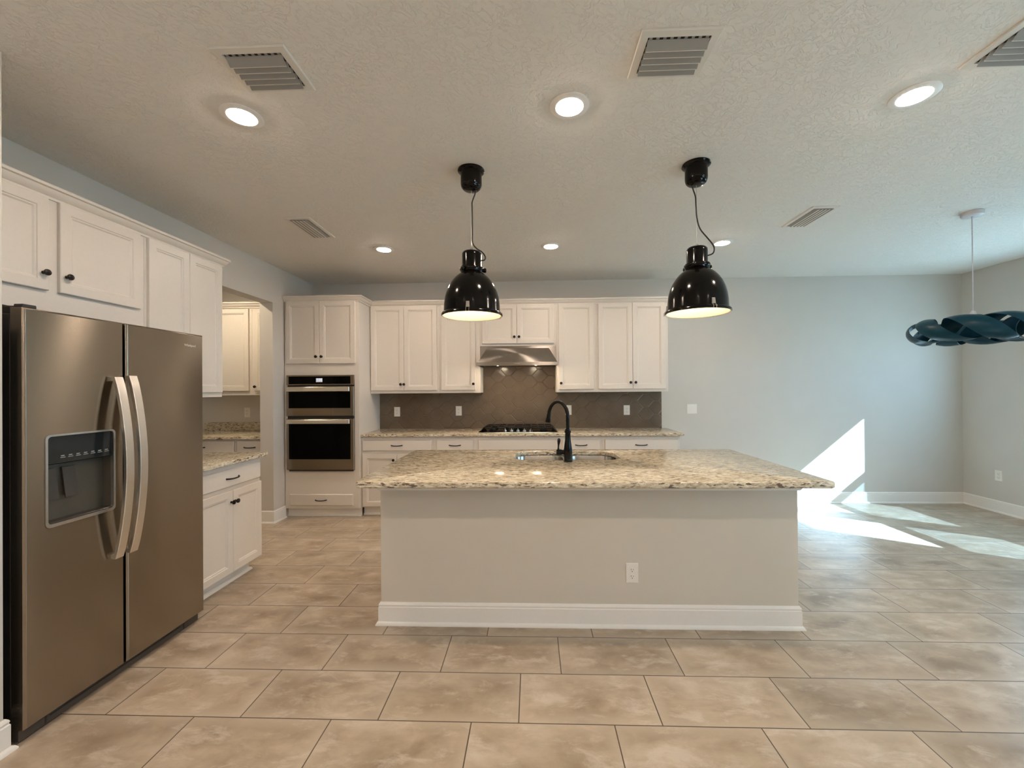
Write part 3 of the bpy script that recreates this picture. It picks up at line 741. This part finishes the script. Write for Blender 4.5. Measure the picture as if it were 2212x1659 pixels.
# ------------------------------------------------------------------ refrigerator
fr = empty('refrigerator', (-2.42, 2.06, 0), 'stainless side by side refrigerator with ice and water dispenser', 'refrigerator')
FXF = -2.067
MB().box(-2.785, -2.135, 1.612, 2.512, 0.03, 1.762, 0.004).build('case', 'dark_case', fr, 30)
fF = face_left(FXF)
def fridge_door(y0, y1, name, hole=None):
    m = MB(); z0, z1 = 0.062, 1.784; t = 0.060
    prof = [(0.004, -t), (0, -t+0.004), (0, -0.008), (0.003, -0.003), (0.008, 0.0)]
    rings = [[fF(y0+i, z0+i, n), fF(y1-i, z0+i, n), fF(y1-i, z1-i, n), fF(y0+i, z1-i, n)] for i, n in prof]
    m.rings(rings, True, hole is None)
    if hole:
        hy0, hy1, hz0, hz1 = hole
        seg = 6; r = 0.018
        lp = rrect(hy0, hy1, hz0, hz1, r, seg)
        o = [(y0+0.008, z0+0.008), (y1-0.008, z0+0.008), (y1-0.008, z1-0.008), (y0+0.008, z1-0.008)]
        ov_ = [m.bm.verts.new(fF(a, b, 0)) for a, b in o]; iv = [m.bm.verts.new(fF(a, b, 0)) for a, b in lp]
        es = [m.bm.edges.new((ov_[i], ov_[(i+1) % 4])) for i in range(4)] + [m.bm.edges.new((iv[i], iv[(i+1) % len(iv)])) for i in range(len(iv))]
        bmesh.ops.triangle_fill(m.bm, edges=es, use_beauty=True, use_dissolve=False, normal=(1, 0, 0))
        m.rings([[fF(a, b, 0) for a, b in lp], [fF(a, b, -0.012) for a, b in lp]], False, False)
    return m.build(name, 'steel', fr, 30)
hole = (1.678, 1.967, 0.856, 1.250)
ld = fridge_door(1.604, 2.016, 'freezer_door', hole)
rd = fridge_door(2.029, 2.519, 'fridge_door')
# dispenser
lpo = rrect(hole[0]-0.002, hole[1]+0.002, hole[2]-0.002, hole[3]+0.002, 0.020, 6); lpi = rrect(hole[0]+0.007, hole[1]-0.007, hole[2]+0.012, hole[3]-0.006, 0.014, 6)
m = MB(); m.rings([[fF(a, b, 0.0003) for a, b in lpo], [fF(a, b, 0.004) for a, b in lpo], [fF(a, b, 0.004) for a, b in lpi], [fF(a, b, -0.012) for a, b in lpi]], False, False)
m.build('dispenser_frame', 'knob_steel', ld, 40)
m = MB(); a0, a1, c0, c1 = hole[0]+0.004, hole[1]-0.004, hole[2]+0.004, 1.128
dep = -0.055
m.quad([fF(a0, c0, dep), fF(a1, c0, dep), fF(a1, c1, dep), fF(a0, c1, dep)])
m.quad([fF(a0, c0, 0), fF(a0, c0, dep), fF(a0, c1, dep), fF(a0, c1, 0)]); m.quad([fF(a1, c0, 0), fF(a1, c0, dep), fF(a1, c1, dep), fF(a1, c1, 0)])
m.quad([fF(a0, c0, 0), fF(a1, c0, 0), fF(a1, c0+0.012, dep), fF(a0, c0+0.012, dep)]); m.quad([fF(a0, c1, 0), fF(a1, c1, 0), fF(a1, c1, dep), fF(a0, c1, dep)])
m.build('dispenser_recess', 'recess', ld, 0)
MB().panel(fF, hole[0]+0.004, hole[1]-0.004, 1.122, hole[3]-0.004, [(0, -0.05), (0, -0.006), (0.004, -0.002)]).build('dispenser_panel', 'panel_glass', ld, 30)
m = MB()
random.seed(5)
for k in range(7):
    y = 1.735+0.031*k
    m.panel(fF, y, y+0.020, 1.147, 1.1495, [(0, -0.0018), (0, -0.0012)]); m.panel(fF, y+0.002, y+0.016, 1.154, 1.158, [(0, -0.0018), (0, -0.0012)])
m.build('dispenser_icons', 'mark', ld, 0)
for y in (1.70, 1.775):
    m = MB(); m.rings([[fF(y, 0.965, -0.030), fF(y+0.05, 0.965, -0.030), fF(y+0.05, 1.10, -0.048), fF(y, 1.10, -0.048)], [fF(y, 0.965, -0.024), fF(y+0.05, 0.965, -0.024), fF(y+0.05, 1.10, -0.042), fF(y, 1.10, -0.042)]])
    m.build('dispenser_paddle', 'recess_dark', ld, 0)
MB().box(FXF-0.05, FXF-0.002, hole[0]+0.006, hole[1]-0.006, hole[2]+0.005, hole[2]+0.018, 0.002).build('drip_tray', 'recess_dark', ld, 0)
def fridge_handle(yc, z0, z1, parent):
    m = MB(); w = 0.0205; rings = []
    for k in range(25):
        t = k/24; z = z0+(z1-z0)*t; s = math.sin(PI*t)
        xf = -2.036+0.058*s**0.8; th = 0.016
        rings.append([(xf-th, yc-w, z), (xf-0.002, yc-w, z), (xf, yc-w+0.002, z), (xf, yc+w-0.002, z), (xf-0.002, yc+w, z), (xf-th, yc+w, z)])
    m.rings(rings)
    for z in (z0+0.01, z1-0.01): m.box(FXF-0.001, -2.040, yc-0.014, yc+0.014, z-0.0095, z+0.0095)
    m.build('handle', 'steel_bright', parent, 30)
fridge_handle(1.962, 0.618, 1.508, ld); fridge_handle(2.035, 0.620, 1.516, rd)
text_mesh('badge', 'Whirlpool', 0.0195, 'logo', rd, Matrix.Translation((FXF+0.0006, 2.420, 1.711)) @ Matrix.Rotation(PI/2, 4, 'Z') @ Matrix.Rotation(PI/2, 4, 'X'), 0.0005, 0.0002)
m = MB(); m.box(-2.18, -2.100, 1.612, 2.512, 0.006, 0.058, 0.004)
m.build('base_grille', 'grille', fr, 30)
m = MB()
for y in (1.70, 2.40): m.box(-2.101, -2.098, y, y+0.006, 0.012, 0.054)
m.box(-2.101, -2.097, 1.72, 2.38, 0.034, 0.038)
m.build('grille_slots', 'dark_case', fr, 0)
m = MB(); m.box(-2.125, -2.085, 1.615, 1.665, 1.784, 1.800, 0.003); m.box(-2.20, -2.10, 1.625, 1.655, 1.762, 1.795, 0.003)
m.build('hinge_cover', 'dark_case', fr, 30)
for y in (1.66, 2.46): 
    MB().lathe([(0, 0), (0.02, 0), (0.02, 0.02), (0, 0.02)], (-2.16, y, 0.0), 16).build('foot', 'black_plastic', fr, 30)
    MB().lathe([(0, 0), (0.02, 0), (0.02, 0.03), (0, 0.03)], (-2.70, y, 0.0), 16).build('foot', 'black_plastic', fr, 30)

# ------------------------------------------------------------------ recessed lights
LX, LY = (-1.425, 0.190, 1.800), (3.935, 1.985, 0.03, -1.93, -3.89)  # farthest row is unseen, added to brighten the island front
LLAB = {(0, 0): 'small lit ceiling light nearest the oven tower', (0, 1): 'lit ceiling light above the refrigerator aisle, beside the left square vent', (1, 0): 'lit ceiling light above the range hood cabinets',
        (1, 1): 'lit ceiling light in the middle, nearest the viewer', (2, 0): 'lit ceiling light just behind the right black pendant', (2, 1): 'lit ceiling light at upper right, nearest the viewer'}
rl = empty('recessed_light', (0, 0, ZC), '', 'ceiling light', 'lit recessed lights in the ceiling')
MB().lathe([(0.095, 0.0), (0.0945, -0.003), (0.090, -0.006), (0.066, -0.0075), (0.0635, -0.005), (0.0635, 0.0)], (0, 0, ZC), 40).build('trim_ring', 'ring_white', rl, 40)
MB().lathe([(0.0634, -0.0050), (0.057, -0.0090), (0.040, -0.0125), (0.0, -0.0145)], (0, 0, ZC), 40, cap1=True).build('lens', 'lens', rl, 60)
first = True
for iy, y in enumerate(LY):
    for ix, x in enumerate(LX):
        o = rl if first else copy_tree(rl); first = False
        o.location = (x, y, ZC-0.0005)
        o['label'] = LLAB.get((ix, iy), 'lit ceiling light behind the viewer, %s row %s' % (('left', 'middle', 'right')[ix], ('', '', 'overhead', 'farther back', 'farthest back, added for fill')[iy]))
pl_ = empty('recessed_light', (-3.45, 4.05, ZC-0.0005), 'warm lit ceiling light inside the pantry', 'ceiling light')
MB().lathe([(0.095, 0.0), (0.0945, -0.003), (0.090, -0.006), (0.066, -0.0075), (0.0635, -0.005), (0.0635, 0.0)], (-3.45, 4.05, ZC-0.0005), 40).build('trim_ring', 'ring_white', pl_, 40)
MB().lathe([(0.0634, -0.0045), (0.0, -0.0054)], (-3.45, 4.05, ZC-0.0005), 40).build('lens', 'pantry_lens', pl_, 60)

# ------------------------------------------------------------------ ceiling vents
def vent(w, d, along, tilt, loc, label, flange=0.032):
    """w along x, d along y; blades run along 'x' or 'y'; tilt = direction their lower edges lean"""
    o = empty('ceiling_vent', loc, label, 'vent', 'white louvred vents in the ceiling')
    x, y, z = loc; a, b, c, e = x-w/2, x+w/2, y-d/2, y+d/2
    m = MB(); lo = [(a, c), (b, c), (b, e), (a, e)]; li = [(a+flange, c+flange), (b-flange, c+flange), (b-flange, e-flange), (a+flange, e-flange)]
    m.rings([[(p, q, z-0.0003) for p, q in lo], [(p, q, z-0.006) for p, q in lo], [(p+(0.003 if p == a else -0.003), q+(0.003 if q == c else -0.003), z-0.009) for p, q in lo], [(p, q, z-0.009) for p, q in li], [(p, q, z-0.0004) for p, q in li]], False, False)
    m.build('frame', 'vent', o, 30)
    m = MB(); m.box(a+flange, b-flange, c+flange, e-flange, z-0.0012, z-0.0003); m.build('duct_opening', 'duct', o, 0)
    m = MB(); n = 9
    for k in range(n):
        if along == 'x':
            p = a+flange+(b-a-2*flange)*(k+0.5)/n; m.box(p-0.006, p+0.006, c+flange, c+flange+0.02, z-0.004, z-0.0012)
        else:
            q = c+flange+(e-c-2*flange)*(k+0.5)/n; m.box(a+flange if tilt > 0 else b-flange-0.015, a+flange+0.015 if tilt > 0 else b-flange, q-0.006, q+0.006, z-0.004, z-0.0012)
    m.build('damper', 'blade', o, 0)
    nb = 5; span = (d if along == 'x' else w)-2*flange; st = span/(nb+0.55)
    for k in range(nb):
        s = (c if along == 'x' else a)+flange+st*(k+0.50) if tilt > 0 else (e if along == 'x' else b)-flange-st*(k+0.50)
        prof = [(0.0, -0.004), (0.20, -0.0095), (0.42, -0.0165), (0.62, -0.022), (0.76, -0.026)]
        top = []; bot = []
        if along == 'y': prof = [(f, h*0.6) for f, h in prof]
        for f, h in prof:
            p = s+tilt*st*f*1.12; top.append((p+tilt*0.0012, z+h+0.0012)); bot.append((p-tilt*0.0012, z+h-0.0012))
        m = MB()
        pts = top+bot[::-1]
        if along == 'x': m.rings([[(a+flange+0.003, p, h) for p, h in pts], [(b-flange-0.003, p, h) for p, h in pts]])
        else: m.rings([[(p, c+flange+0.003, h) for p, h in pts], [(p, e-flange-0.003, h) for p, h in pts]])
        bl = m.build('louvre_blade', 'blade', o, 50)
        p, h = top[-1]; m = MB(); pa, pb = sorted((p-tilt*0.0005, p+tilt*0.0022))
        if along == 'x': m.box(a+flange+0.003, b-flange-0.003, pa, pb, h-0.0032, h-0.0005)
        else: m.box(pa-0.0035, pb+0.0035, c+flange+0.003, e-flange-0.003, h-0.0032, h-0.0005)
        m.build('lit_edge', 'vent', bl, 0)  # paler strip paints the light caught on the blade's lower lip
    return o
vent(0.305, 0.245, 'x', 1, (-1.118, 1.700, ZC), 'square louvred ceiling vent at upper left')
vent(0.308, 0.245, 'x', 1, (0.581, 1.692, ZC), 'square louvred ceiling vent at top centre right')
vent(0.308, 0.245, 'x', 1, (1.990, 1.700, ZC), 'square louvred ceiling vent cut by the right frame edge')
vent(0.200, 0.395, 'y', 1, (2.230, 3.372, ZC), 'narrow ceiling vent right of the right black pendant', 0.026)
vent(0.205, 0.425, 'y', -1, (-1.842, 3.385, ZC), 'narrow ceiling vent near the pantry opening', 0.026)

# ------------------------------------------------------------------ black pendants
def pendant(x, y, label, cord_pts, clip_rot):
    o = empty('pendant_lamp', (x, y, ZC), label, 'pendant lamp', 'black dome pendants over the island')
    can = MB().lathe([(0.0, -0.0005), (0.082, -0.0005), (0.0835, -0.008), (0.078, -0.014), (0.067, -0.019), (0.0655, -0.030), (0.0655, -0.092), (0.060, -0.110), (0.048, -0.122), (0.030, -0.126), (0.0, -0.127)], (x, y, ZC), 36).build('canopy', 'gloss_black', o, 40)
    zt_ = 2.290
    MB().tube([(x, y, ZC-0.126), (x, y, zt_+0.030)], 0.0011, 6).build('suspension_wire', 'wire', o)
    hk = MB(); 
    hk.tube([(x+0.0095*math.cos(t), y, zt_+0.010+0.0095*math.sin(t)) for t in [2*PI*k/16 for k in range(17)]], 0.0022, 6); hk.build('hook', 'wire', o)
    MB().tube(cord_pts, 0.0042, 8).build('cord', 'cord', o, 50)
    m = MB()
    for p in (cord_pts[3], ): m.lathe([(0.0, -0.006), (0.0062, -0.006), (0.0062, 0.006), (0.0, 0.006)], p, 8)
    m.build('cord_clamp', 'black_plastic', o)
    outer = [(0.0, 2.293), (0.030, 2.292), (0.052, 2.287), (0.0600, 2.277), (0.0610, 2.265), (0.0610, 2.190), (0.0635, 2.184)]
    MB().lathe([(r, z-ZC) for r, z in outer], (x, y, ZC), 40).build('neck', 'gloss_black', o, 40)
    m = MB(); m.lathe([(r, z-ZC) for r, z in [(0.062, 2.190), (0.073, 2.186), (0.076, 2.178), (0.072, 2.166), (0.066, 2.158), (0.062, 2.152)]], (x, y, ZC), 40)
    for k in range(3):
        a = clip_rot+PI/2+2*PI*k/3
        m.tube([(x+0.070*math.cos(a), y+0.070*math.sin(a), 2.171), (x+0.087*math.cos(a), y+0.087*math.sin(a), 2.171), (x+0.091*math.cos(a), y+0.091*math.sin(a), 2.171)], [0.013, 0.0145, 0.009], 12)
    m.build('collar', 'gloss_black', o, 40)
    dome = [(0.062, 2.158), (0.080, 2.146), (0.104, 2.126), (0.126, 2.100), (0.144, 2.070), (0.158, 2.036), (0.167, 2.000), (0.172, 1.960), (0.174, 1.915), (0.1755, 1.908), (0.184, 1.906), (0.189, 1.900), (0.190, 1.890), (0.185, 1.886)]
    MB().lathe([(r, z-ZC) for r, z in dome], (x, y, ZC), 64).build('shade', 'gloss_black', o, 40)
    inn = [(0.040, 2.150), (0.060, 2.146), (0.100, 2.122), (0.122, 2.096), (0.140, 2.067), (0.154, 2.034), (0.163, 1.999), (0.168, 1.960), (0.171, 1.905), (0.178, 1.889), (0.185, 1.886)]
    MB().lathe([(r, z-ZC) for r, z in inn], (x, y, ZC), 64).build('shade_lining', 'lamp_white', o, 40)
    MB().lathe([(0.0, 0.055), (0.014, 0.050), (0.017, 0.030), (0.030, 0.0), (0.036, -0.022), (0.030, -0.045), (0.015, -0.058), (0.0, -0.060)], (x, y, 2.080), 24).build('bulb', 'bulb', o, 60)
    m = MB(); m.tube([(x, y, 2.155), (x, y, 2.120)], 0.022, 16); m.build('lamp_holder', 'lamp_white', o)
    for k in range(3):
        a = clip_rot+2*PI*k/3; ca, sa = math.cos(a), math.sin(a)
        def P(r, t, z): return (x+r*ca-t*sa, y+r*sa+t*ca, z)
        m = MB()
        m.rings([[P(0.1745, -0.011, 1.912), P(0.1745, 0.011, 1.912), P(0.182, 0.011, 1.912), P(0.182, -0.011, 1.912)], [P(0.1735, -0.009, 1.946), P(0.1735, 0.009, 1.946), P(0.178, 0.009, 1.946), P(0.178, -0.009, 1.946)]])
        for t in (-0.009, 0.009): m.tube([P(0.180, t, 1.914), P(0.193, t, 1.900), P(0.193, t, 1.884)], 0.0014, 6)
        m.build('rim_clip', 'clip', o, 30)
    return o
def spline(pts, n=8):
    out = []; P = [Vector(p) for p in pts]
    for i in range(len(P)-1):
        p0, p1, p2, p3 = P[max(i-1, 0)], P[i], P[i+1], P[min(i+2, len(P)-1)]
        for k in range(n):
            t = k/n
            out.append(tuple(0.5*((2*p1)+(p2-p0)*t+(2*p0-5*p1+4*p2-p3)*t*t+(3*p1-p0-3*p2+p3)*t**3)))
    out.append(tuple(P[-1])); return out
PY = 2.545
x = -0.369
c1 = spline([(x+0.030, PY, 2.680), (x+0.022, PY, 2.645), (x+0.006, PY, 2.600), (x+0.005, PY, 2.55), (x+0.005, PY, 2.42), (x+0.007, PY, 2.345), (x+0.030, PY, 2.310), (x+0.066, PY, 2.285), (x+0.085, PY, 2.255), (x+0.078, PY, 2.236), (x+0.058, PY, 2.234)])
pendant(x, PY, 'left black dome pendant lamp over the island', c1, -PI/2)
x = 1.012
c2 = spline([(x-0.030, PY, 2.680), (x-0.018, PY, 2.640), (x-0.006, PY, 2.600), (x-0.003, PY, 2.545), (x+0.002, PY, 2.47), (x+0.020, PY, 2.405), (x+0.062, PY, 2.350), (x+0.090, PY, 2.315), (x+0.104, PY, 2.285), (x+0.096, PY, 2.252), (x+0.058, PY, 2.238)])
pendant(x, PY, 'right black dome pendant lamp over the island', c2, -PI/2+0.12)

# ------------------------------------------------------------------ blue swirl pendant
bx, by = 3.468, 3.350
bp = empty('swirl_pendant', (bx, by, ZC), 'dark teal swirl ribbon pendant hanging in the right corner', 'pendant lamp')
MB().lathe([(0.0, -0.0005), (0.066, -0.0005), (0.067, -0.006), (0.064, -0.030), (0.058, -0.034), (0.0, -0.035)], (bx, by, ZC), 36).build('canopy', 'pale_metal', bp, 40)
MB().tube([(bx, by, ZC-0.034), (bx, by, ZC-0.060), (bx, by, 2.02)], [0.006, 0.0042, 0.0030], 8).build('cord', 'pale_cord', bp, 40)
MB().lathe([(0.0, 0.03), (0.012, 0.028), (0.017, 0.018), (0.019, -0.03), (0.0, -0.03)], (bx, by, 1.992), 24).build('lamp_holder', 'pale_metal', bp, 40)
MB().lathe([(0.0, 0.05), (0.012, 0.045), (0.018, 0.02), (0.03, -0.01), (0.028, -0.035), (0.0, -0.05)], (bx, by, 1.925), 24).build('bulb', 'blue_bulb', bp, 60)
def ribbon(phase, nw=4, R=0.292, a=0.095, b=0.098, width=0.125):
    m = MB(); N = 240; ra = []; K = 7
    def cen(th):
        ph = -nw*th+phase
        return Vector((bx, by, 1.868)) + Vector((math.cos(th), math.sin(th), 0))*(R+a*math.cos(ph)) + Vector((0, 0, b*math.sin(ph)))
    for i in range(N):
        th = 2*PI*i/N; ph = -nw*th+phase
        c = cen(th); T = (cen(th+0.003)-cen(th-0.003)).normalized()
        nv = Vector((math.cos(th), math.sin(th), 0))*(math.cos(ph)/a)+Vector((0, 0, math.sin(ph)/b))
        nv = (nv-T*nv.dot(T)).normalized(); wv = T.cross(nv)
        ring = []
        for k in range(K):
            q = -1+2*k/(K-1); ring.append(tuple(c+wv*width/2*q+nv*(0.0009-0.020*q*q)))
        for k in range(K):
            q = 1-2*k/(K-1); ring.append(tuple(c+wv*width/2*q+nv*(-0.0009-0.020*q*q)))
        ra.append(ring)
    ra.append(ra[0])
    m.rings(ra, False, False)
    return m.build('shade_ribbon', 'blue_lamp', bp, 50)
ribbon(0.5); ribbon(0.5+PI)

# ------------------------------------------------------------------ outlets and switches
def outlet(fn, u, v, name, label, group=None):
    o = empty('wall_outlet', fn(u, v, 0), label, 'outlet', 'white duplex outlets')
    MB().panel(fn, u-0.038, u+0.038, v-0.0605, v+0.0605, [(0, 0.0004), (0.0005, 0.003), (0.004, 0.0058)]).build('plate', 'plate', o, 30)
    for s in (-1, 1):
        vc = v+s*0.0195
        ring = lambda r, n: [fn(u+max(-0.0145, min(0.0145, r*math.cos(2*PI*k/32))) if True else 0, vc+r*0.86*math.sin(2*PI*k/32), n) for k in range(32)]
        r_ = MB().rings([ring(0.0185, 0.0045), ring(0.0185, 0.0075), ring(0.0175, 0.0082)], False, True).build('receptacle', 'plate', o, 30)
        m = MB()
        for du, hh in ((-0.0063, 0.0042), (0.0063, 0.0034)): m.panel(fn, u+du-0.0012, u+du+0.0012, vc+0.0035-hh, vc+0.0035+hh, [(0, 0.0083), (0, 0.0085)])
        m.rings([[fn(u+0.0027*math.cos(2*PI*k/12), vc-0.0078+0.0027*math.sin(2*PI*k/12), n) for k in range(12)] for n in (0.0083, 0.0085)], False, True)
        m.build('slots', 'slot', r_, 0)
    MB().rings([[fn(u+0.0028*math.cos(2*PI*k/12), v+0.0028*math.sin(2*PI*k/12), n) for k in range(12)] for n in (0.0059, 0.0066)], False, True).build('screw', 'plate', o, 0)
    return o
fS = face_back(5.192)
outlet(fS, -1.722, 1.153, 'o', 'white outlet on the backsplash nearest the oven tower')
outlet(fS, -0.932, 1.160, 'o', 'white outlet on the backsplash just left of the cooktop')
outlet(fS, 0.455, 1.163, 'o', 'white outlet on the backsplash behind the faucet')
outlet(fS, 1.181, 1.158, 'o', 'white outlet at the right end of the backsplash')
outlet(face_back(BY0), 0.592, 0.322, 'o', 'white outlet low on the front of the island')
outlet(lambda u, v, n: (XR-n, -u, v), -4.822, 0.412, 'o', 'white outlet low on the right wall')
outlet(face_back(5.06), -3.583, 1.163, 'o', 'white outlet on the pantry wall above the granite splash')
fW = face_back(YB)
sw = empty('light_switch', (1.99, YB, 1.166), 'white double rocker light switch right of the wall cabinets', 'switch')
MB().panel(fW, 1.99-0.062, 1.99+0.062, 1.106, 1.228, [(0, 0.0004), (0.0005, 0.003), (0.004, 0.006)]).build('plate', 'plate', sw, 30)
for s in (-1, 1):
    u = 1.99+s*0.023
    MB().rings([[fW(u-0.0165, 1.133, 0.004), fW(u+0.0165, 1.133, 0.004), fW(u+0.0165, 1.200, 0.004), fW(u-0.0165, 1.200, 0.004)],
                [fW(u-0.0160, 1.1335, 0.0105), fW(u+0.0160, 1.1335, 0.0105), fW(u+0.0160, 1.1995, 0.0068), fW(u-0.0160, 1.1995, 0.0068)]], False, True).build('rocker', 'plate', sw, 0)
